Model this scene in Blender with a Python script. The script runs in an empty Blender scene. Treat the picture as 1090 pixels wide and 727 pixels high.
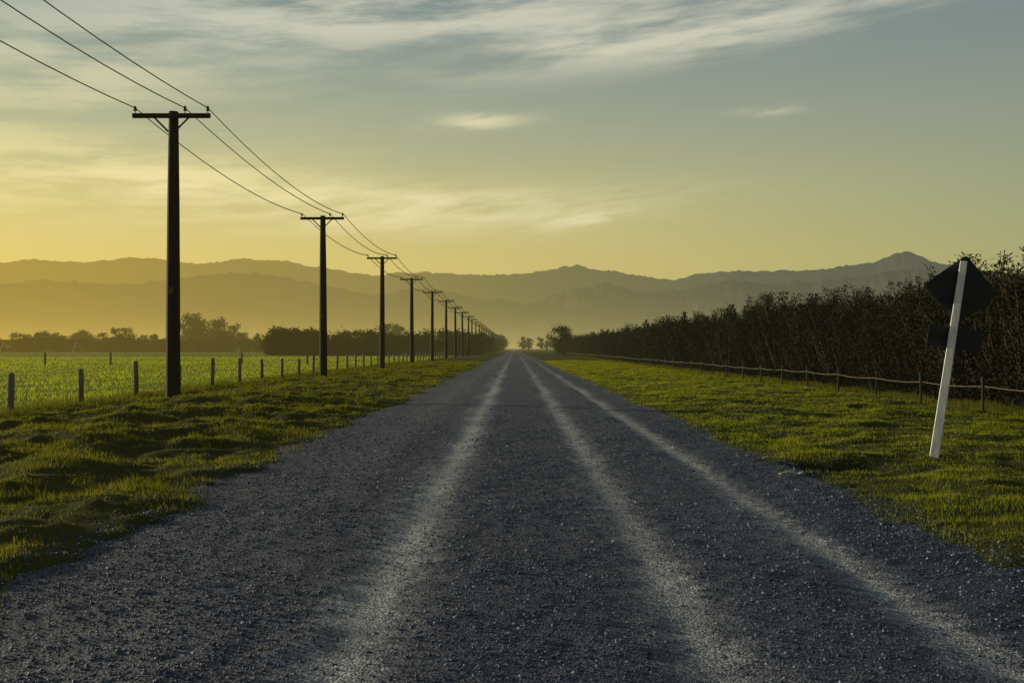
import bpy, math, random
import numpy as np
from mathutils import Vector
random.seed(3); rng=np.random.default_rng(7)
S=bpy.context.scene
C=S.collection
F=1060.0; HZ=1.5
SUN_AZ=math.radians(-66); SUN_EL=math.radians(7.5)
SD=Vector((math.sin(SUN_AZ)*math.cos(SUN_EL),math.cos(SUN_AZ)*math.cos(SUN_EL),math.sin(SUN_EL)))
def l(c): 
    c=c/255.0
    return c/12.92 if c<=.04045 else ((c+.055)/1.055)**2.4
def rgb(r,g,b,k=1.0): return (l(r)*k,l(g)*k,l(b)*k,1)
# ---------- noise
_p=rng.permutation(1024); _g=rng.uniform(-1,1,1024)
def vn(x,y):
    x=np.asarray(x,float);y=np.asarray(y,float)
    xi=np.floor(x).astype(int);yi=np.floor(y).astype(int);fx=x-xi;fy=y-yi
    fx=fx*fx*(3-2*fx);fy=fy*fy*(3-2*fy)
    h=lambda a,b:_g[_p[(_p[a%1024]+b)%1024]]
    return (h(xi,yi)*(1-fx)+h(xi+1,yi)*fx)*(1-fy)+(h(xi,yi+1)*(1-fx)+h(xi+1,yi+1)*fx)*fy
def fbm(x,y,o=4):
    r=0;a=1;
    for i in range(o): r=r+a*vn(x+17.3*i,y+9.1*i); x=x*2.03;y=y*2.03;a*=.5
    return r/1.8
def sm(a,b,x):
    t=np.clip((x-a)/(b-a),0,1); return t*t*(3-2*t)
# ---------- mesh helper
def mk(name,V,Fc,mats,mi=None,smooth=False,attr=None,link=True):
    V=np.asarray(V,dtype=np.float32);Fc=np.asarray(Fc,dtype=np.int32)
    me=bpy.data.meshes.new(name);k=Fc.shape[1];n=len(Fc)
    me.vertices.add(len(V));me.vertices.foreach_set('co',V.ravel())
    me.loops.add(n*k);me.loops.foreach_set('vertex_index',Fc.ravel())
    me.polygons.add(n);me.polygons.foreach_set('loop_start',np.arange(0,n*k,k,dtype=np.int32))
    me.polygons.foreach_set('loop_total',np.full(n,k,dtype=np.int32))
    if mi is not None: me.polygons.foreach_set('material_index',np.asarray(mi,dtype=np.int32))
    me.polygons.foreach_set('use_smooth',np.full(n,smooth))
    if attr is not None:
        a=me.attributes.new('tint','FLOAT','POINT');a.data.foreach_set('value',np.asarray(attr,dtype=np.float32))
    me.update(calc_edges=True)
    for m in mats: me.materials.append(m)
    o=bpy.data.objects.new(name,me)
    if link:C.objects.link(o)
    return o
def grid(xs,ys,zf):
    X,Y=np.meshgrid(xs,ys);Z=zf(X,Y)
    V=np.stack([X.ravel(),Y.ravel(),Z.ravel()],1);nx=len(xs);ny=len(ys)
    i=(np.arange(ny-1)[:,None]*nx+np.arange(nx-1)[None,:]).ravel()
    return V,np.stack([i,i+1,i+nx+1,i+nx],1)
# ---------- node helpers
class N:
    def __init__(s,nt): s.nt=nt
    def n(s,t,**k):
        x=s.nt.nodes.new(t)
        for a,b in k.items(): setattr(x,a,b)
        return x
    def L(s,a,b): s.nt.links.new(a,b)
    def setin(s,sock,v):
        if isinstance(v,bpy.types.NodeSocket): s.L(v,sock)
        else: sock.default_value=v
    def m(s,op,a,b=None,c=None,clamp=False):
        x=s.n('ShaderNodeMath',operation=op,use_clamp=clamp); s.setin(x.inputs[0],a)
        if b is not None:s.setin(x.inputs[1],b)
        if c is not None:s.setin(x.inputs[2],c)
        return x.outputs[0]
    def mix(s,f,a,b,bt='MIX'):
        x=s.n('ShaderNodeMix',data_type='RGBA',blend_type=bt);s.setin(x.inputs[0],f);s.setin(x.inputs[6],a);s.setin(x.inputs[7],b);return x.outputs[2]
    def ramp(s,f,st):
        x=s.n('ShaderNodeValToRGB');e=x.color_ramp.elements
        while len(e)<len(st): e.new(.5)
        for i,(p,c) in enumerate(st): e[i].position=p;e[i].color=c
        s.L(f,x.inputs[0]);return x.outputs[0]
    def mr(s,v,a,b,c=0.,d=1.,it='LINEAR'):
        x=s.n('ShaderNodeMapRange',interpolation_type=it);s.L(v,x.inputs[0])
        for i,q in enumerate((a,b,c,d)): s.setin(x.inputs[i+1],q)
        return x.outputs[0]
    def noise(s,vec,sc,det=4,rough=.5):
        x=s.n('ShaderNodeTexNoise');x.inputs['Scale'].default_value=sc;x.inputs['Detail'].default_value=det;x.inputs['Roughness'].default_value=rough
        if vec is not None:s.L(vec,x.inputs['Vector'])
        return x.outputs[0]
def newmat(name):
    m=bpy.data.materials.new(name);m.use_nodes=True;m.node_tree.nodes.clear();return m,N(m.node_tree)
def out(q,sh):
    o=q.n('ShaderNodeOutputMaterial');q.L(sh,o.inputs[0])
# aerial haze painted as emission by distance from world origin, golden sunward
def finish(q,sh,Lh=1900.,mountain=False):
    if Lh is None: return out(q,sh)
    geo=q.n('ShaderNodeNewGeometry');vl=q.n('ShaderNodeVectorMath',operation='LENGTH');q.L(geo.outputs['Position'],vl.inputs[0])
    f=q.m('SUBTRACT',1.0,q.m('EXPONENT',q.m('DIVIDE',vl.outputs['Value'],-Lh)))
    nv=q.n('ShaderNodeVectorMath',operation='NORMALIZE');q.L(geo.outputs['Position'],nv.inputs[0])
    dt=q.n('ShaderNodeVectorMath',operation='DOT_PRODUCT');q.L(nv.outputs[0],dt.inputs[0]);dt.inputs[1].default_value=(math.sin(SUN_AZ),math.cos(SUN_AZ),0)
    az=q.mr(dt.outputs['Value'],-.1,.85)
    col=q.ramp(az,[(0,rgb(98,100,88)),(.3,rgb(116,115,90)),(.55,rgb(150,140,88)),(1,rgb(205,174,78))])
    if mountain:  # paler haze glow painted in, stronger toward the mountain foot
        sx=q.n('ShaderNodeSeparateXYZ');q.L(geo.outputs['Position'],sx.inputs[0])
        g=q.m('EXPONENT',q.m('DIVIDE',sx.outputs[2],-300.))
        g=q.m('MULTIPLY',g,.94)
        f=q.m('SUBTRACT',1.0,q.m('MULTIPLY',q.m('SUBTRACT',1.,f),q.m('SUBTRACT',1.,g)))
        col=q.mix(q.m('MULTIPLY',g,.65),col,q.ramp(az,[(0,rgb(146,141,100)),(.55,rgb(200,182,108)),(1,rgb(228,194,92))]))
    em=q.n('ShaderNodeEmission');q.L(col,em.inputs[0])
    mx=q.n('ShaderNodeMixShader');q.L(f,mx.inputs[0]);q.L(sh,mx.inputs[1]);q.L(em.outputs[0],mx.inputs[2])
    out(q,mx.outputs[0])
def bsdf(q,col,rough=.8,spec=.3,normal=None,metal=0):
    b=q.n('ShaderNodeBsdfPrincipled');q.setin(b.inputs['Base Color'],col);q.setin(b.inputs['Roughness'],rough)
    b.inputs['Specular IOR Level'].default_value=spec;b.inputs['Metallic'].default_value=metal
    if normal is not None:q.L(normal,b.inputs['Normal'])
    return b.outputs[0]
def bump(q,h,st=.5,d=.02):
    b=q.n('ShaderNodeBump');b.inputs['Strength'].default_value=st;b.inputs['Distance'].default_value=d;q.L(h,b.inputs['Height']);return b.outputs[0]
def pos(q): return q.n('ShaderNodeNewGeometry').outputs['Position']
def simple(name,c1,c2,sc,rough=.85,spec=.2,bs=.4,stretch=None,Lh=2100.,metal=0):
    m,q=newmat(name);tc=q.n('ShaderNodeTexCoord').outputs['Object'];v=tc
    if stretch:
        mp=q.n('ShaderNodeMapping');mp.inputs['Scale'].default_value=stretch;q.L(tc,mp.inputs[0]);v=mp.outputs[0]
    nz=q.noise(v,sc,4,.6);f=q.mr(nz,.3,.7)
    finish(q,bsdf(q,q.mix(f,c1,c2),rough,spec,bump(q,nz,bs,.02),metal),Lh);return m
def leafmat(name,c1,c2,c3,tr=.4,trk=1.6,Lh=1900.,sc=.5):
    m,q=newmat(name);p=pos(q)
    n1=q.mr(q.noise(p,sc,2),.35,.65);isl=q.n('ShaderNodeNewGeometry').outputs['Random Per Island']
    col=q.mix(q.m('MULTIPLY',isl,.6),q.mix(n1,c1,c2),c3)
    d=q.n('ShaderNodeBsdfDiffuse');q.L(col,d.inputs[0]);sh=d.outputs[0]
    if tr>0:
        t=q.n('ShaderNodeBsdfTranslucent');q.L(q.mix(1.0,col,(trk,trk*.95,trk*.5,1),'MULTIPLY'),t.inputs[0])
        x=q.n('ShaderNodeMixShader');x.inputs[0].default_value=tr;q.L(d.outputs[0],x.inputs[1]);q.L(t.outputs[0],x.inputs[2]);sh=x.outputs[0]
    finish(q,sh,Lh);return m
M_blade=leafmat('grass_blade',(.085,.135,.012,1),(.165,.195,.018,1),(.27,.24,.04,1),.5,1.8,None)
M_bladeL=leafmat('shaded_grass_blade',(.055,.080,.010,1),(.115,.13,.016,1),(.24,.205,.045,1),.42,1.75,None)  # left verge copy of the grass, shade put into its darker, browner colour
M_field=leafmat('pasture_blade',(.13,.20,.014,1),(.20,.25,.018,1),(.29,.28,.035,1),.5,1.8,2600.,.12)
M_blade_tall=leafmat('dry_grass_blade',(.06,.085,.013,1),(.10,.11,.018,1),(.19,.165,.055,1),.4,1.6,None)
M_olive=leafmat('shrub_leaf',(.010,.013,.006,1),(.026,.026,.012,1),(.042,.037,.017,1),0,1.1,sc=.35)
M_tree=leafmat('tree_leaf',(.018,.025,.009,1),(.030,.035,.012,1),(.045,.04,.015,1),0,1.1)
M_bark=simple('bark',(.03,.024,.018,1),(.07,.055,.04,1),6)
M_pole=simple('pole_timber',(.010,.009,.008,1),(.028,.023,.019,1),5,stretch=(4,4,.4),Lh=3500.)
M_post=simple('weathered_wood',(.09,.075,.055,1),(.2,.17,.13,1),8,stretch=(4,4,.5))
M_post2=simple('dark_wood',(.03,.022,.015,1),(.07,.05,.035,1),8,stretch=(4,4,.5))
M_ins=simple('insulator_ceramic',(.05,.03,.02,1),(.09,.05,.03,1),5,.25,.5)
M_wire=simple('wire_metal',(.02,.02,.02,1),(.04,.04,.035,1),5,.5,.5)
M_rail=simple('rusty_wire',(.08,.06,.035,1),(.15,.12,.075,1),5,.7,.3)
M_white=simple('white_paint',(.50,.50,.53,1),(.8,.8,.8,1),5,.55,.3,.15,stretch=(3,3,.8))
M_dark=simple('sign_back_metal',(.009,.011,.013,1),(.018,.020,.023,1),7,.55,.25,.1)
M_yel=simple('sign_face',(.7,.45,.02,1),(.8,.5,.03,1),2,.4,.4,.05)
M_rock=simple('rock',(.14,.135,.13,1),(.34,.33,.31,1),9)
# ground
m,q=newmat('ground_grass');p=pos(q)
a=q.mr(q.noise(p,.35,2),.35,.65);nb=q.noise(p,12,4,.75);b=q.mr(nb,.3,.7);c=q.mr(q.noise(p,.02,3),.4,.6)
col=q.mix(a,(.028,.042,.009,1),(.055,.064,.013,1));col=q.mix(q.m('MULTIPLY',b,.6),col,(.034,.026,.014,1));col=q.mix(q.m('MULTIPLY',c,.2),col,(.13,.13,.03,1))
sep=q.n('ShaderNodeSeparateXYZ');q.L(p,sep.inputs[0])
fld=q.mr(sep.outputs[0],-11.5,-12.5);col=q.mix(q.m('MULTIPLY',fld,.8),col,q.mix(c,(.17,.22,.02,1),(.23,.25,.04,1)))
under=q.mr(sep.outputs[0],11.6,12.4);col=q.mix(q.m('MULTIPLY',under,.85),col,(.025,.022,.012,1))  # shade under the orchard rows painted into the ground colour
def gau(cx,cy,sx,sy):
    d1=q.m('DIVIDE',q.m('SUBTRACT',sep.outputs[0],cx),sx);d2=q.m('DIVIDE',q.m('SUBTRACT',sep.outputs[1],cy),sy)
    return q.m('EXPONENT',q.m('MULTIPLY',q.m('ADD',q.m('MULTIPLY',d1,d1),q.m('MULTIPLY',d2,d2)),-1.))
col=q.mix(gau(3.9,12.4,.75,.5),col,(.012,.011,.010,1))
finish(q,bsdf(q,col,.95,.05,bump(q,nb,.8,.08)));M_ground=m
# road
m,q=newmat('gravel_road');p=pos(q);sep=q.n('ShaderNodeSeparateXYZ');q.L(p,sep.inputs[0])
mp=q.n('ShaderNodeMapping');mp.inputs['Scale'].default_value=(.0,.16,0);q.L(p,mp.inputs[0])
wob=q.mr(q.noise(mp.outputs[0],1,1),.3,.7,-.12,.12)
x=q.m('ADD',sep.outputs[0],wob)
n7=q.noise(p,7,5,.78)
xx=q.m('ADD',x,q.mr(n7,.3,.7,-.20,.20))
def track(cx,w,amp):
    d=q.m('DIVIDE',q.m('SUBTRACT',xx,cx),w);return q.m('MULTIPLY',q.m('EXPONENT',q.m('MULTIPLY',q.m('MULTIPLY',d,d),-1.)),amp)
T=q.m('ADD',q.m('ADD',track(-.82,.22,1.05),track(.92,.18,.75)),q.m('ADD',track(2.22,.16,.9),track(-2.0,.35,.15)))
T=q.m('ADD',T,track(1.15,.5,.10))
n07=q.noise(p,.9,4,.65)
T=q.m('MULTIPLY',T,q.mr(n07,.3,.62,.4,1.))
T=q.m('MULTIPLY',T,q.mr(sep.outputs[1],18,100,1.,.38),clamp=True)
vo=q.n('ShaderNodeTexVoronoi');vo.inputs['Scale'].default_value=60;q.L(p,vo.inputs['Vector'])
sepc=q.n('ShaderNodeSeparateColor');q.L(vo.outputs['Color'],sepc.inputs[0])
st=q.m('POWER',sepc.outputs[0],3.)
g=q.mix(st,(.024,.030,.058,1),(.115,.135,.215,1))
g=q.mix(q.mr(n07,.35,.65,0,.6),g,(.024,.029,.050,1))
spk=q.noise(p,18,4,.85)
g=q.mix(q.mr(spk,.5,.68,0,.6),g,(.11,.125,.185,1));g=q.mix(q.mr(spk,.5,.35,0,.8),g,(.011,.013,.024,1))
fine=q.mix(q.mr(sepc.outputs[1],.1,.9),(.17,.18,.20,1),(.60,.60,.61,1))
col=q.mix(q.m('MULTIPLY',T,.9),g,fine)
h=q.m('ADD',q.m('SUBTRACT',1.,vo.outputs['Distance']),q.m('MULTIPLY',spk,2.))
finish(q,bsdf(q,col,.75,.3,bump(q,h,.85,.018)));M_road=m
m,q=newmat('gravel_stone');at=q.n('ShaderNodeAttribute',attribute_name='tint')
col=q.ramp(at.outputs['Fac'],[(0,(.020,.025,.050,1)),(.55,(.050,.060,.10,1)),(.92,(.135,.155,.23,1)),(1,(.42,.43,.47,1))])
finish(q,bsdf(q,col,.7,.3),None);M_stone=m
# ---------- ground
def edge(x,y): return np.where(x<0,2.80,3.02)+.20*vn(y*.45,x*0+3)+.15*vn(y*2.1,x*0+8)+.10*vn(y*6,x*0+9)+sm(7,14,y)*.18*np.where(x<0,1,.5)
def ground_h(x,y):
    ax=np.abs(x);s=ax-edge(x,y)
    z=-.07+.10*sm(-.3,.35,s)+.05*sm(-.6,0,s)*(vn(x*6,y*6)*.5)
    amp=sm(.0,1.3,s)*(1-.8*sm(10.8,12.5,ax))*(1-.8*sm(60,200,y))*np.where(x>0,.55,1.05)
    b=.10*vn(x*.9,y*.75)+.065*vn(x*2.1+5,y*2.0)+.04*vn(x*5,y*5)
    z=z+amp*(b+.01)
    z=z+sm(.5,2.5,s)*.03*(1-sm(4,9,s))-sm(7,12,ax)*.08
    z=z-.20*np.exp(-((x-4.0)/.6)**2-((y-12.4)/.33)**2)
    return z
xd=np.arange(-13,13.01,.13);xo=13*1.09**np.arange(1,90);xs=np.concatenate([-xo[::-1],xd,xo])
yd=np.arange(2.5,32,.13);yo=32*1.028**np.arange(0,232);ys=np.concatenate([[-400,-100,-30,-8,-2,1],yd,yo])
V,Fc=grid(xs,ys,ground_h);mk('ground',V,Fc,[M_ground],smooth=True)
def road_h(x,y):
    ax=np.abs(x)
    z=.015+.05*(1-np.clip(ax/3.4,0,1)**2)-.28*np.clip(ax-3.45,0,1)
    r=0
    for cx,w in((-.82,.2),(.9,.19),(2.22,.17)): r=r+np.exp(-((x-cx)/w)**2)
    z=z-.022*r+.008*vn(x*7,y*7)*(1-.7*r)+.012*vn(x*1.3,y*.8)
    return z
xs=np.arange(-3.95,3.951,.06);ys=np.concatenate([[-60,-20,-5,0],np.arange(3,20,.09),20*1.025**np.arange(0,180)])
V,Fc=grid(xs,ys,road_h);mk('gravel_road',V,Fc,[M_road],smooth=True)
# stones
n=165000
y=3.8*(34/3.8)**rng.random(n);x=rng.uniform(-3.5,3.6,n)
tr=np.exp(-((x+.82)/.26)**2)+np.exp(-((x-.9)/.24)**2)+np.exp(-((x-2.22)/.21)**2)
k=(rng.random(n)>tr*.82)&(rng.random(n)<(.45+.55*sm(-.5,.5,fbm(x*1.2,y*.8,3)))*(1-sm(9,34,y)))
x=x[k];y=y[k];n=len(x)
s=(.0042+.0080*rng.random(n)**3)*(1+.04*np.clip(y-4,0,10));
base=np.array([[1,0,0],[-1,0,0],[0,1,0],[0,-1,0],[0,0,1],[0,0,-1]],float)
fo=np.array([[0,2,4],[2,1,4],[1,3,4],[3,0,4],[2,0,5],[1,2,5],[3,1,5],[0,3,5]])
P=base[None]*rng.uniform(.6,1.3,(n,6,1))+rng.normal(0,.18,(n,6,3));P[:,:,2]*=.7
th=rng.random(n)*6.28;c=np.cos(th)[:,None];si=np.sin(th)[:,None]
PX=P[:,:,0]*c-P[:,:,1]*si;PY=P[:,:,0]*si+P[:,:,1]*c
P=np.stack([PX,PY,P[:,:,2]],2)*s[:,None,None]
zz=np.maximum(road_h(x,y),ground_h(x,y))+s*.2
P+=np.stack([x,y,zz],1)[:,None,:]
Fs=(fo[None]+6*np.arange(n)[:,None,None]).reshape(-1,3)
mk('gravel',P.reshape(-1,3),Fs,[M_stone],attr=np.repeat(rng.random(n),6))
# ---------- grass
def grass(name,x,y,hh,w,mat,lean=.5):
    n=len(x);z=ground_h(x,y)-.005;th=rng.random(n)*6.283
    dx=np.cos(th)*w/2;dy=np.sin(th)*w/2;ph=rng.random(n)*6.283;le=hh*lean*rng.random(n)
    a=np.stack([x-dx,y-dy,z],1);b=np.stack([x+dx,y+dy,z],1);t=np.stack([x+np.cos(ph)*le,y+np.sin(ph)*le,z+hh],1)
    V=np.stack([a,b,t],1).reshape(-1,3);return mk(name,V,np.arange(3*n).reshape(-1,3),[mat])
def verge(n,x0,x1,y0,y1,lo,amp,ga,gb):
    x=rng.uniform(x0,x1,n);y=y0*(y1/y0)**rng.random(n)
    s=np.abs(x)-edge(x,y)
    cl=.5+.5*fbm(x*1.3,y*1.3,3);cl2=.5+.5*vn(x*4+3,y*4)
    dens=sm(-.25,.9,s+.6*(cl-.5))*(lo+(1-lo)*sm(ga,gb,cl2*.5+cl*.5))
    hole=np.exp(-((x-3.9)/.8)**2-((y-12.4)/.45)**2)
    k=(rng.random(n)<dens*(1-1.3*hole))&(np.abs(x)<.56*y+1.5)
    x=x[k];y=y[k];cl=cl[k];cl2=cl2[k]
    sc=np.clip(y/10,1,7)
    h=(.020+amp*sm(.25,.85,cl)*cl2)*rng.uniform(.4,1.5,len(x))*(1+.06*(sc-1))
    return x,y,h,.0062*sc*rng.uniform(.6,1.3,len(x))
a=verge(400000,-12,-2.6,4.8,110,.30,.115,.34,.62);b=verge(350000,2.8,12.3,5.8,120,.55,.07,.28,.57)
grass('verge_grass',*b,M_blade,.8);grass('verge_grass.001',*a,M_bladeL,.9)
n=160000;x=-12-(.0+rng.random(n)**1.3*110);y=19*(190/19)**rng.random(n);k=(np.abs(x)<.56*y+1);x=x[k];y=y[k];sc=np.clip(y/9,1,12)
grass('field_grass',x,y,(.03+.07*(vn(x*.4,y*.4)+1)*(1+.4*vn(x*2,y*2)))*rng.uniform(.6,1.3,len(x)),.008*sc,M_field,.8)
def strip(n,xc,sx,y0,y1,h0):
    x=rng.normal(xc,sx,n);y=y0*(y1/y0)**rng.random(n);cl=.5+.5*vn(x*.8,y*.6);return x,y,h0*(.25+cl)*rng.uniform(.4,1.2,n),.008*np.clip(y/14,1,6)
a=strip(22000,-11.8,.45,18,110,.26);b=strip(26000,11.9,.3,14,200,.22)
grass('tall_grass',*[np.concatenate([i,j]) for i,j in zip(a,b)],M_blade_tall,.7)
# ---------- tubes
class MB:
    def __init__(s): s.V=[];s.F=[];s.M=[];s.c=0
    def add(s,V,Fc,mi): 
        V=np.asarray(V,float);Fc=np.asarray(Fc,int);s.V.append(V);s.F.append(Fc+s.c);s.M.append(np.full(len(Fc),mi));s.c+=len(V)
    def tube(s,pts,rad,ns,mi,cap=True,rot=0):
        pts=[Vector(p) for p in pts];rings=[]
        for i,p in enumerate(pts):
            d=(pts[min(i+1,len(pts)-1)]-pts[max(i-1,0)]).normalized()
            u=d.cross(Vector((0,1,0)) if abs(d.y)<.9 else Vector((1,0,0))).normalized();v=d.cross(u)
            rings.append([p+(u*math.cos(2*math.pi*j/ns+rot)+v*math.sin(2*math.pi*j/ns+rot))*rad[i] for j in range(ns)])
        V=[tuple(a) for r in rings for a in r];Fc=[]
        for i in range(len(pts)-1):
            for j in range(ns): Fc.append((i*ns+j,i*ns+(j+1)%ns,(i+1)*ns+(j+1)%ns,(i+1)*ns+j))
        if cap:
            c0=len(V);V.append(tuple(pts[0]));V.append(tuple(pts[-1]));e=(len(pts)-1)*ns
            for j in range(0,ns,2):
                Fc.append((c0,(j+2)%ns,j+1,j));Fc.append((c0+1,e+j,e+j+1,e+(j+2)%ns))
        s.add(V,Fc,mi)
    def box(s,c,h,mi,rz=0,taper=1):
        V=[];cs,sn=math.cos(rz),math.sin(rz)
        for sz in(-1,1):
            for sx,sy in((-1,-1),(1,-1),(1,1),(-1,1)):
                k=taper if sz>0 else 1
                a=sx*h[0]*k;b=sy*h[1]*k;V.append((c[0]+a*cs-b*sn,c[1]+a*sn+b*cs,c[2]+sz*h[2]))
        s.add(V,[(3,2,1,0),(4,5,6,7),(0,1,5,4),(1,2,6,5),(2,3,7,6),(3,0,4,7)],mi)
    def leaves(s,P,D,ln,w,mi):
        n=len(P);R=rng.normal(size=(n,3));U=np.cross(D,R);U/=np.linalg.norm(U,axis=1)[:,None]+1e-6
        D=D/(np.linalg.norm(D,axis=1)[:,None]+1e-6);ln=ln[:,None];w=w[:,None]
        V=np.stack([P-D*ln*.5,P+U*w*.5,P+D*ln*.5,P-U*w*.5],1).reshape(-1,3)
        s.add(V,np.arange(4*n).reshape(-1,4),mi)
    def out(s,name,mats,link=True,smooth=False):
        return mk(name,np.concatenate(s.V),np.concatenate(s.F),mats,np.concatenate(s.M),smooth,link=link)
# ---------- utility poles
PX0=-10.1;PH=8.5;SP=23.1
def pole_mesh():
    b=MB()
    b.tube([(0,0,-.5),(0,0,3),(0,0,6),(0,0,PH)],[.215,.20,.175,.14],12,0)
    b.box((0,-.19,PH-.16),(1.14,.05,.065),0)
    b.box((0,-.14,PH-.16),(.035,.12,.02),2)
    for sx in(-1,1):
        b.tube([(sx*.52,-.18,PH-.2),(sx*.10,-.18,PH-.62)],[.028,.028],4,0)
    for ix in(-1.07,.40,1.07):
        b.tube([(ix,-.19,PH-.1),(ix,-.19,PH+.0)],[.014,.014],6,2)
        b.tube([(ix,-.19,PH-.02),(ix,-.19,PH+.02),(ix,-.19,PH+.05),(ix,-.19,PH+.08),(ix,-.19,PH+.13)],[.05,.055,.035,.048,.02],8,1)
    b.box((.0,-.215,3.2),(.06,.01,.09),2)
    return b.out('utility_pole',[M_pole,M_ins,M_wire],smooth=False)
p0=pole_mesh();K=22;py=[29.4+SP*(i-1) for i in range(K)]
tilt=[0,0]+[random.uniform(-.008,.008) for _ in range(K)]
for i in range(K):
    o=p0 if i==0 else p0.copy()
    if i:C.objects.link(o)
    o.name='utility_pole' if i==0 else 'utility_pole.%03d'%i
    o.location=(PX0+(random.uniform(-.12,.12) if i>2 else 0),py[i],0)
    o.rotation_euler=(0,tilt[i],random.uniform(-.03,.03) if i>1 else 0)
b=MB()
for j,ix in enumerate((-1.07,.40,1.07)):
    pts=[];rr=[]
    for i in range(-1,K-1):
        ya=29.4+SP*(i-1);sag=.45+.06*math.sin(i*3+j*2)
        for t in np.linspace(0,1,13)[:-1]:
            yy=ya+SP*t;pts.append((PX0+ix,yy-.19,PH+.07-4*sag*t*(1-t)));rr.append(.011+.00022*max(yy,0))
    b.tube(pts,rr,4,0,False)
b.out('power_line_wires',[M_wire])
# ---------- fences
def fence(xf,y0,sp,n,h,wires,wm,wr,name,hw=.07,jx=.03,pm=None):
    b=MB()
    for i in range(n):
        yy=y0+sp*i;xx=xf+random.uniform(-jx,jx);g=float(ground_h(xx,yy));hh=h*random.uniform(.92,1.08)
        b.tube([(xx,yy,g-.3),(xx+random.uniform(-.04,.04),yy,g+hh*.97),(xx,yy,g+hh)],[hw,hw*.95,hw*.7],8,0)
    for wz in wires:
        pts=[];rr=[]
        for i in range(n*3):
            yy=y0-sp+sp*i/3.;pts.append((xf-.0,yy,wz-.04*(i%3>0)+.02*math.sin(i*.35+wz*9)));rr.append(wr*(1+yy*.009))
        b.tube(pts,rr,4,1,False)
    return b.out(name,[pm or M_post,wm],smooth=True)
fence(-11.8,23.2-3.9*2,3.9,42,1.05,(.35,.62,.9),M_wire,.003,'post_and_wire_fence',.08)
fence(11.2,13.0,3.6,60,.86,(.60,),M_rail,.010,'post_and_wire_fence.001',.032,.04,M_post2)
b=MB()
for i in range(24):
    xx=-120+6.2*i+1.2
    if xx>-14:break
    b.tube([(xx,94,-.3),(xx,94,1.15)],[.11,.10],8,0)
for z in(.4,.8,1.05): b.tube([(-125,94,z),(-60,94,z-.02),(-13,94,z)],[.008]*3,4,1,False)
b.out('post_and_wire_fence.002',[M_post,M_wire])
# irrigation boom far left
b=MB()
for x0 in range(-220,-125,22):
    b.tube([(x0-1.6,300,0),(x0,300,3.8)],[.09,.09],4,0);b.tube([(x0+1.6,300,0),(x0,300,3.8)],[.09,.09],4,0)
    b.tube([(x0,300,3.9),(x0+7,300,4.4),(x0+15,300,4.4),(x0+22,300,3.9)],[.11]*4,6,0)
    b.tube([(x0,300,3.8),(x0+7,300,3.3),(x0+15,300,3.3),(x0+22,300,3.8)],[.04]*4,4,0)
b.out('irrigation_boom',[M_rail])
# ---------- traffic sign (seen from behind)
root=bpy.data.objects.new('traffic_sign',None);C.objects.link(root)
sx,sy=5.52,13.2;root.location=(sx,sy,-.12);root.rotation_euler=(math.radians(1.5),math.radians(8.2),0)
b=MB();b.box((0,0,1.24),(.060,.048,1.56),0,rz=-.45,taper=.72);o=b.out('post',[M_white]);o.parent=root
bv=o.modifiers.new('b','BEVEL');bv.width=.006
def plate(name,outline,cx,cz,yoff,mat_b,mat_f,th=.006):
    n=len(outline);V=[(cx+x,yoff,cz+z) for x,z in outline]+[(cx+x,yoff+th,cz+z) for x,z in outline]
    me=bpy.data.meshes.new(name);Fc=[tuple(range(n)),tuple(range(2*n-1,n-1,-1))]+[(i,i+n,(i+1)%n+n,(i+1)%n) for i in range(n)]
    me.from_pydata(V,[],Fc);me.materials.append(mat_b);me.materials.append(mat_f);me.polygons[1].material_index=1;me.update()
    o=bpy.data.objects.new(name,me);C.objects.link(o);o.parent=root;return o
def rounded(poly,r):
    out=[];n=len(poly)
    for i in range(n):
        p=Vector(poly[i]);a=(Vector(poly[i-1])-p).normalized();c=(Vector(poly[(i+1)%n])-p).normalized()
        for t in np.linspace(0,1,6):
            q0=p+a*r*(1-t);q1=p+c*r*t;out.append(tuple(q0*(1-t)+q1*t))
    return out
R=.50
plate('diamond_plate',rounded([(0,-R*.93),(R,0),(0,R*.93),(-R,0)],.06),.05,2.43,.064,M_dark,M_yel)
plate('supplementary_plate',rounded([(-.36,-.145),(.36,-.145),(.36,.145),(-.36,.145)],.03),.06,1.78,.064,M_dark,M_yel)
b=MB()
for z in(2.28,2.63): b.box((0,.056,z),(.2,.006,.02),0)
b.box((0,.056,1.78),(.26,.006,.02),0)
o=b.out('brackets',[M_dark]);o.parent=root
import bmesh
def rock(x,y,s):
    bm=bmesh.new();bmesh.ops.create_icosphere(bm,subdivisions=3,radius=1)
    o1=random.random()*50
    for v in bm.verts:
        k=1+.35*float(vn(v.co.x*1.3+o1,v.co.y*1.3+v.co.z*1.7))+.1*float(vn(v.co.x*5+o1,v.co.y*5+v.co.z*4));v.co*=k*s
        v.co.z*=.5
    me=bpy.data.meshes.new('rock');bm.to_mesh(me);bm.free();me.materials.append(M_rock)
    o=bpy.data.objects.new('rock',me);C.objects.link(o);o.location=(x,y,max(float(ground_h(x,y)),float(road_h(x,y)))+s*.0)
rock(3.22,11.7,.12);rock(3.38,11.8,.06)
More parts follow.
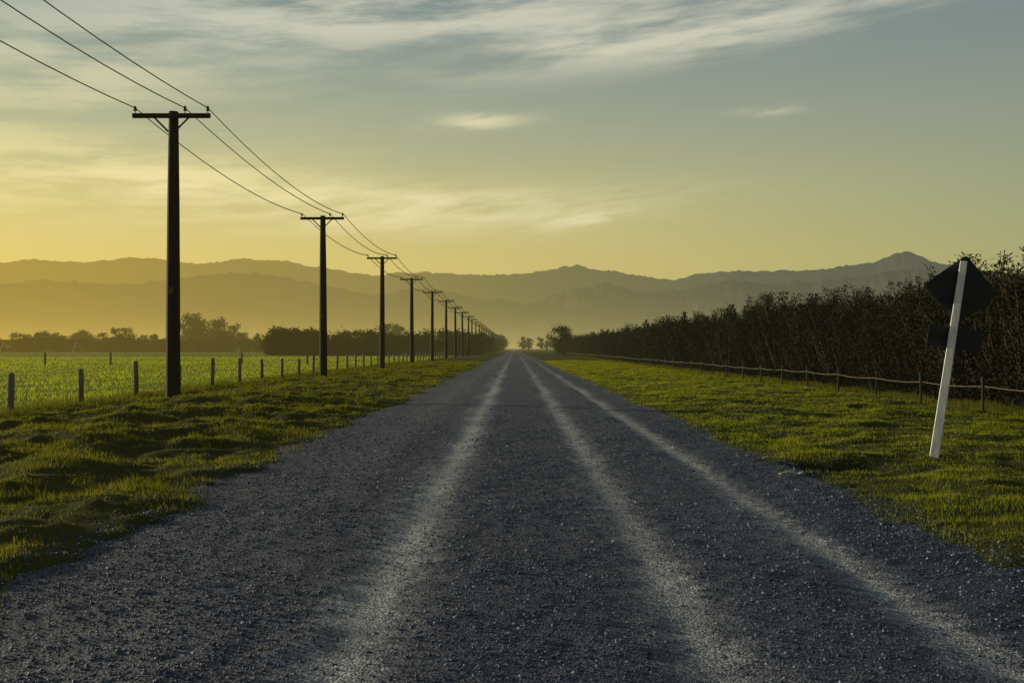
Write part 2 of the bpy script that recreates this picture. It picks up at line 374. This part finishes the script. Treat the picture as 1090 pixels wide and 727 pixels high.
# ---------- shrubs and trees
def shrub(seed,H,W,ns,nl,ll,lw):
    r=np.random.default_rng(seed);b=MB();paths=[]
    for i in range(ns):
        a=r.random()*6.283;rr=W*.5*r.random()**.6;h=H*(1-.25*(rr/(W*.5))**2)*r.uniform(.75,1.0)
        if i<2: h=H;rr*=.3
        wob=r.normal(0,.10,(7,2));pts=[]
        for j,t in enumerate(np.linspace(0,1,7)):
            pts.append((math.cos(a)*rr*t**.75+wob[j,0]*t,math.sin(a)*rr*t**.75+wob[j,1]*t,h*t-.05))
        b.tube(pts,list(np.linspace(.035,.005,7)),4,0,False);paths.append(np.array(pts))
    PA=np.array(paths);si=r.integers(0,ns,nl);t=r.uniform(.03,1.0,nl)**.85*6;i0=np.minimum(t.astype(int),5);f=(t-i0)[:,None]
    P=PA[si,i0]*(1-f)+PA[si,i0+1]*f;off=r.normal(size=(nl,3));off[:,2]*=.6
    sp=(.24*(1-.72*t/6))[:,None]*W*.5;P=P+off*sp;P[:,2]=np.maximum(P[:,2],.03)
    D=off*.7+np.array([0,0,.8])+r.normal(0,.5,(nl,3))
    b.leaves(P,D,r.uniform(.6,1.3,nl)*ll,r.uniform(.6,1.3,nl)*lw,1)
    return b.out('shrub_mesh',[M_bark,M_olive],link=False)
def tree(seed,H,W,ncl,nl,leaf,tf=.3,mat=None,conic=0):
    r=np.random.default_rng(seed);b=MB();b.tube([(0,0,-.2),(.02*H*r.normal(),0,H*tf),(.03*H*r.normal(),.02*H,H*.75)],[H*.03,H*.022,H*.006],8,0,False)
    cs=[]
    for i in range(ncl):
        z=r.uniform(tf*.75,1.0);env=math.sin(math.pi*min(1,max(0.05,(z-tf*.6)/(1.12-tf*.6))))**.6
        if conic: env=(1.05-z)*1.2
        a=r.random()*6.283;rr=W*.5*env*r.uniform(.3,.95);c=np.array([math.cos(a)*rr,math.sin(a)*rr,z*H*.94]);cs.append(c)
        b.tube([(0,0,max(H*tf*.7,c[2]*.6)),tuple(c*[.5,.5,.85]),tuple(c)],[H*.011,H*.007,H*.002],4,0,False)
    cs=np.array(cs);si=r.integers(0,ncl,nl);rad=W*r.uniform(.09,.17,ncl)
    off=r.normal(size=(nl,3));off[:,2]*=.7;P=cs[si]+off*rad[si][:,None]*.75;P[:,2]=np.maximum(P[:,2],.1)
    b.leaves(P,off+r.normal(0,.6,(nl,3)),r.uniform(.6,1.3,nl)*leaf,r.uniform(.5,1,nl)*leaf*.7,1)
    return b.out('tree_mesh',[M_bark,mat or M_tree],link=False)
SH=[shrub(10+i,4.1,2.9,22,8000,.12,.042).data for i in range(6)]
SHF=[shrub(60+i,4.1,2.9,16,2400,.24,.09).data for i in range(5)]
TR=[tree(30,14,9,22,1100,1.05).data,tree(31,14,11,26,1100,1.05,.25).data,tree(32,14,7,20,1000,1.0,.2).data,tree(33,14,5,24,1000,.95,.12,conic=1).data]
BU=[tree(40+i,6,6,22,1200,.5,.1).data for i in range(3)]
for d,nm in [(SH,'olive_tree'),(SHF,'olive_tree_far'),(TR,'tree'),(BU,'bush')]:
    for x in d:x.name=nm+'_mesh'
def put(col,name,me,x,y,z,s,rz=None,sz=None):
    o=bpy.data.objects.new(name,me);col.objects.link(o);o.location=(x,y,z);o.rotation_euler=(random.uniform(-.05,.05),random.uniform(-.05,.05),random.random()*6.28 if rz is None else rz);o.scale=(s,s,sz or s)
def inst(name):
    c=bpy.data.collections.new(name);e=bpy.data.objects.new(name,None);e.instance_type='COLLECTION';e.instance_collection=c;C.objects.link(e);return c
orch=inst('orchard_tree_rows')
for row,X in enumerate((13.3,15.4,18.6)):
    y=15+row*.4
    while y<290:
        s=random.uniform(.84,1.08)*(1+.05*float(vn(y*.15,row)));xx=X+random.uniform(-.35,.35)
        near=(row==0 and y<60)
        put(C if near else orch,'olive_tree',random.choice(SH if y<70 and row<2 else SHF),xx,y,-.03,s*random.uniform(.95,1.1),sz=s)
        y+=random.uniform(.85,1.4)*(1+y/400)*(1+row*.15)
dm=inst('distant_tree_line')
for i in range(240):   # far left belt
    Y=random.uniform(430,640);px=random.uniform(-620,-20);X=px/F*Y
    h=(6.0+5.5*random.random()**1.8+2.5*float(vn(px*.03,0)))
    put(dm,'tree',random.choice(TR+TR[2:]),X,Y,-.2,h/14*random.uniform(1,1.5),sz=h/14)
for i in range(190):   # low scrub filling the base of the belt
    Y=random.uniform(410,470);X=random.uniform(-620,-20)/F*Y;h=random.uniform(3.,6.5)
    put(dm,'bush',random.choice(BU),X,Y,-.3,h/6*1.7,sz=h/6)
for px,h in((-345,18),(-337,19),(-328,16),(-318,15),(-306,14),(-335,14),(-322,17),(-415,12),(-130,14),(-120,13)):
    put(dm,'tree',TR[random.randrange(2)],px/F*500,500+random.uniform(-8,8),-.2,h/14*.9,sz=h/14)
for i in range(120):   # nearer dark block across the paddock and along the road
    t=random.random()
    if t<.6: X=random.uniform(-56,-9);Y=random.uniform(222,240)
    else: X=random.uniform(-15,-8);Y=random.uniform(225,480)
    h=random.uniform(3.2,6.3);put(dm,'bush',random.choice(BU),X,Y,-.2,h/6*1.2,sz=h/6)
for i in range(14):
    put(dm,'bush',random.choice(BU),-51+random.uniform(-4,6),225+random.uniform(-4,4),-.2,1.1,sz=random.uniform(.75,1.1))
for i in range(50):
    Y=random.uniform(560,800);X=random.uniform(4,60)*Y/700 if i%4 else random.uniform(-16,-6);h=random.uniform(6,11)
    put(dm,'tree',random.choice(TR),X,Y,-.2,h/14*1.1,sz=h/14)
for i in range(100):
    X=random.uniform(16,60);Y=random.uniform(300,420)+X;h=random.uniform(3,5);put(dm,'bush',random.choice(BU),X,Y,-.2,h/6*1.2,sz=h/6)
rt=tree(77,6.0,5.0,30,4200,.3,.22);rt.name='round_tree';C.objects.link(rt);rt.location=(9.4,200,0)
# ---------- mountains
def prof(pts,amp=1.):
    pts=np.array(pts,float);return np.arctan((pts[:,0]-548)/F),(371-pts[:,1])/F*np.cos(np.arctan((pts[:,0]-548)/F))
def mountains(name,pts,R,w,seed,rough,mat):
    az,el=prof(pts);A=np.radians(np.arange(-52,52,.06));e=np.interp(A,az,el);T=np.linspace(-1,1,61)
    k=np.ones(7)/7;e=np.convolve(np.pad(e,3,'edge'),k,'valid')
    AA,TT=np.meshgrid(A,T)
    crest=(e*R)[None,:]*np.ones_like(TT)
    jag=rough*R*(.0022*fbm(AA*60+seed,TT*2+seed,4)+.0008*vn(AA*330,TT*6+seed))
    spur=np.abs(fbm(AA*16+seed+TT*.8,TT*2.6+seed,3))
    pr=np.clip(1-np.abs(TT)**1.15,0,1)
    H=(crest+jag)*(pr*(1-.8*spur*np.clip(np.abs(TT)*2.2,0,1)))-5
    RR=R+TT*w
    V=np.stack([(np.sin(AA)*RR).ravel(),(np.cos(AA)*RR).ravel(),H.ravel()],1);nx=len(A);ny=len(T)
    i=(np.arange(ny-1)[:,None]*nx+np.arange(nx-1)[None,:]).ravel()
    mk(name,V,np.stack([i,i+1,i+nx+1,i+nx],1),[mat],smooth=True)
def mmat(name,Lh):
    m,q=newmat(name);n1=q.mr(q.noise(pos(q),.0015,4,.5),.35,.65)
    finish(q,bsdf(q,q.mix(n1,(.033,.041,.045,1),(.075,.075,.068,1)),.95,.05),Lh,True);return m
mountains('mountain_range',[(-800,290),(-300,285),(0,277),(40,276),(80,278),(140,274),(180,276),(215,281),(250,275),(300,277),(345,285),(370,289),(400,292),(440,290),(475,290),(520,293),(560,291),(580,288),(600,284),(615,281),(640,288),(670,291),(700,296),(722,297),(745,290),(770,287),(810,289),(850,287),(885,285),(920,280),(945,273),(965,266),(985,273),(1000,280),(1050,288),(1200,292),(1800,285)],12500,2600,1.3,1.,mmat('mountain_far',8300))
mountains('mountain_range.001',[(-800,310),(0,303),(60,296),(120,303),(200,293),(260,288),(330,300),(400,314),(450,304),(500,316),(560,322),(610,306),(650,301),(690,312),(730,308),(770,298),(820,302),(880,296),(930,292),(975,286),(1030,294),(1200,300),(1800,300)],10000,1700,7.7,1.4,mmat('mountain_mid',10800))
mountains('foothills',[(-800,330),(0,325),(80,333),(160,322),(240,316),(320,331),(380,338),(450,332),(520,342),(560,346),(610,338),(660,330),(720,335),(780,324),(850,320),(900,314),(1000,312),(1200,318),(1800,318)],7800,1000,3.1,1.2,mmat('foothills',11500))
# ---------- world
W=bpy.data.worlds.new('World');S.world=W;W.use_nodes=True;nt=W.node_tree;nt.nodes.clear();q=N(nt)
tc=q.n('ShaderNodeTexCoord').outputs['Generated'];sep=q.n('ShaderNodeSeparateXYZ');q.L(tc,sep.inputs[0]);X_,Y_,Z_=sep.outputs
sky=q.n('ShaderNodeTexSky',sky_type='NISHITA');sky.sun_disc=False;sky.sun_elevation=SUN_EL;sky.sun_rotation=SUN_AZ%(2*math.pi);sky.air_density=1.0;sky.dust_density=1.
az=q.m('ARCTAN2',X_,Y_)
cs=q.m('COSINE',q.m('SUBTRACT',az,SUN_AZ))
fa=q.mr(cs,-.05,.9)
def K(r,g,b): return rgb(r,g,b,1)
Lr=q.ramp(Z_,[(0,K(236,204,106)),(.09,K(233,206,112)),(.15,K(216,201,128)),(.21,K(184,184,142)),(.27,K(153,164,145)),(.34,K(124,141,137)),(1,K(66,82,100))])
Rr=q.ramp(Z_,[(0,K(172,165,108)),(.09,K(167,164,113)),(.15,K(156,160,123)),(.21,K(144,151,132)),(.27,K(130,141,135)),(.34,K(116,131,134)),(1,K(66,82,100))])
grad=q.mix(fa,Rr,Lr)
cv=q.n('ShaderNodeCombineXYZ');q.L(q.m('MULTIPLY',az,4.),cv.inputs[0]);q.L(q.m('ADD',q.m('MULTIPLY',Z_,30.),q.m('MULTIPLY',az,-2.2)),cv.inputs[1])
n1=q.noise(cv.outputs[0],1.,6,.66)
cv2=q.n('ShaderNodeCombineXYZ');q.L(q.m('MULTIPLY',az,14.),cv2.inputs[0]);q.L(q.m('ADD',q.m('MULTIPLY',Z_,70.),q.m('MULTIPLY',az,-9.)),cv2.inputs[1])
n2=q.noise(cv2.outputs[0],1.,4,.6)
def blob(a,z,sa,sz,amp,tilt=0):
    da=q.m('SUBTRACT',az,a);d1=q.m('DIVIDE',da,sa);d2=q.m('DIVIDE',q.m('SUBTRACT',q.m('SUBTRACT',Z_,z),q.m('MULTIPLY',da,tilt)),sz)
    return q.m('MULTIPLY',q.m('EXPONENT',q.m('MULTIPLY',q.m('ADD',q.m('MULTIPLY',d1,d1),q.m('MULTIPLY',d2,d2)),-1.)),amp)
def summ(L):
    r=L[0]
    for x in L[1:]: r=q.m('ADD',r,x)
    return r
big=summ([blob(-.10,.318,.36,.036,1.25,.05),blob(-.40,.155,.2,.032,1.15,0),blob(-.15,.140,.22,.025,1.,-.03),blob(-.45,.24,.2,.045,.8,.1),blob(.2,.295,.22,.02,.9,.1)])
small=summ([blob(-.036,.222,.045,.008,1.2,.06),blob(.075,.128,.045,.007,1.1,.1),blob(.42,.325,.06,.012,1.,0),blob(.1,.295,.16,.02,.5,.1),blob(.25,.225,.03,.004,.6,0),blob(-.05,.14,.2,.016,.7,.05)])
c1=q.m('MULTIPLY',big,q.mr(n1,.36,.62,0.,1.,'SMOOTHSTEP'));c2=q.m('MULTIPLY',small,q.mr(n2,.30,.62,0.,1.,'SMOOTHSTEP'))
cl=q.m('MULTIPLY',q.m('ADD',c1,c2),.85,clamp=True)
ccol=q.mix(fa,K(204,202,172),K(252,232,160))
ccol=q.mix(q.mr(Z_,.18,.3),ccol,K(213,210,186))
g2=q.mix(q.m('MULTIPLY',cl,.84),grad,ccol)
g10=q.mix(1.,g2,(10.5,10.5,10.5,1),'MULTIPLY')
fin=q.mix(.07,g10,sky.outputs[0])
bg=q.n('ShaderNodeBackground');q.L(fin,bg.inputs[0]);bg.inputs[1].default_value=.1
o=q.n('ShaderNodeOutputWorld');q.L(bg.outputs[0],o.inputs[0])
# ---------- sun
ld=bpy.data.lights.new('sun','SUN');ld.energy=5;ld.angle=math.radians(.6);ld.color=(1,.86,.58)
lo=bpy.data.objects.new('sun',ld);C.objects.link(lo);lo.rotation_euler=SD.to_track_quat('Z','Y').to_euler()
# ---------- camera
cd=bpy.data.cameras.new('camera');cam=bpy.data.objects.new('camera',cd);C.objects.link(cam);S.camera=cam
cd.lens=35;cd.sensor_width=36;cd.clip_end=60000;cd.clip_start=.05
cam.location=(0,0,HZ);cam.rotation_euler=(math.radians(90+.405),0,math.radians(.16))
S.view_settings.view_transform='Standard';S.view_settings.look='None';S.view_settings.exposure=0
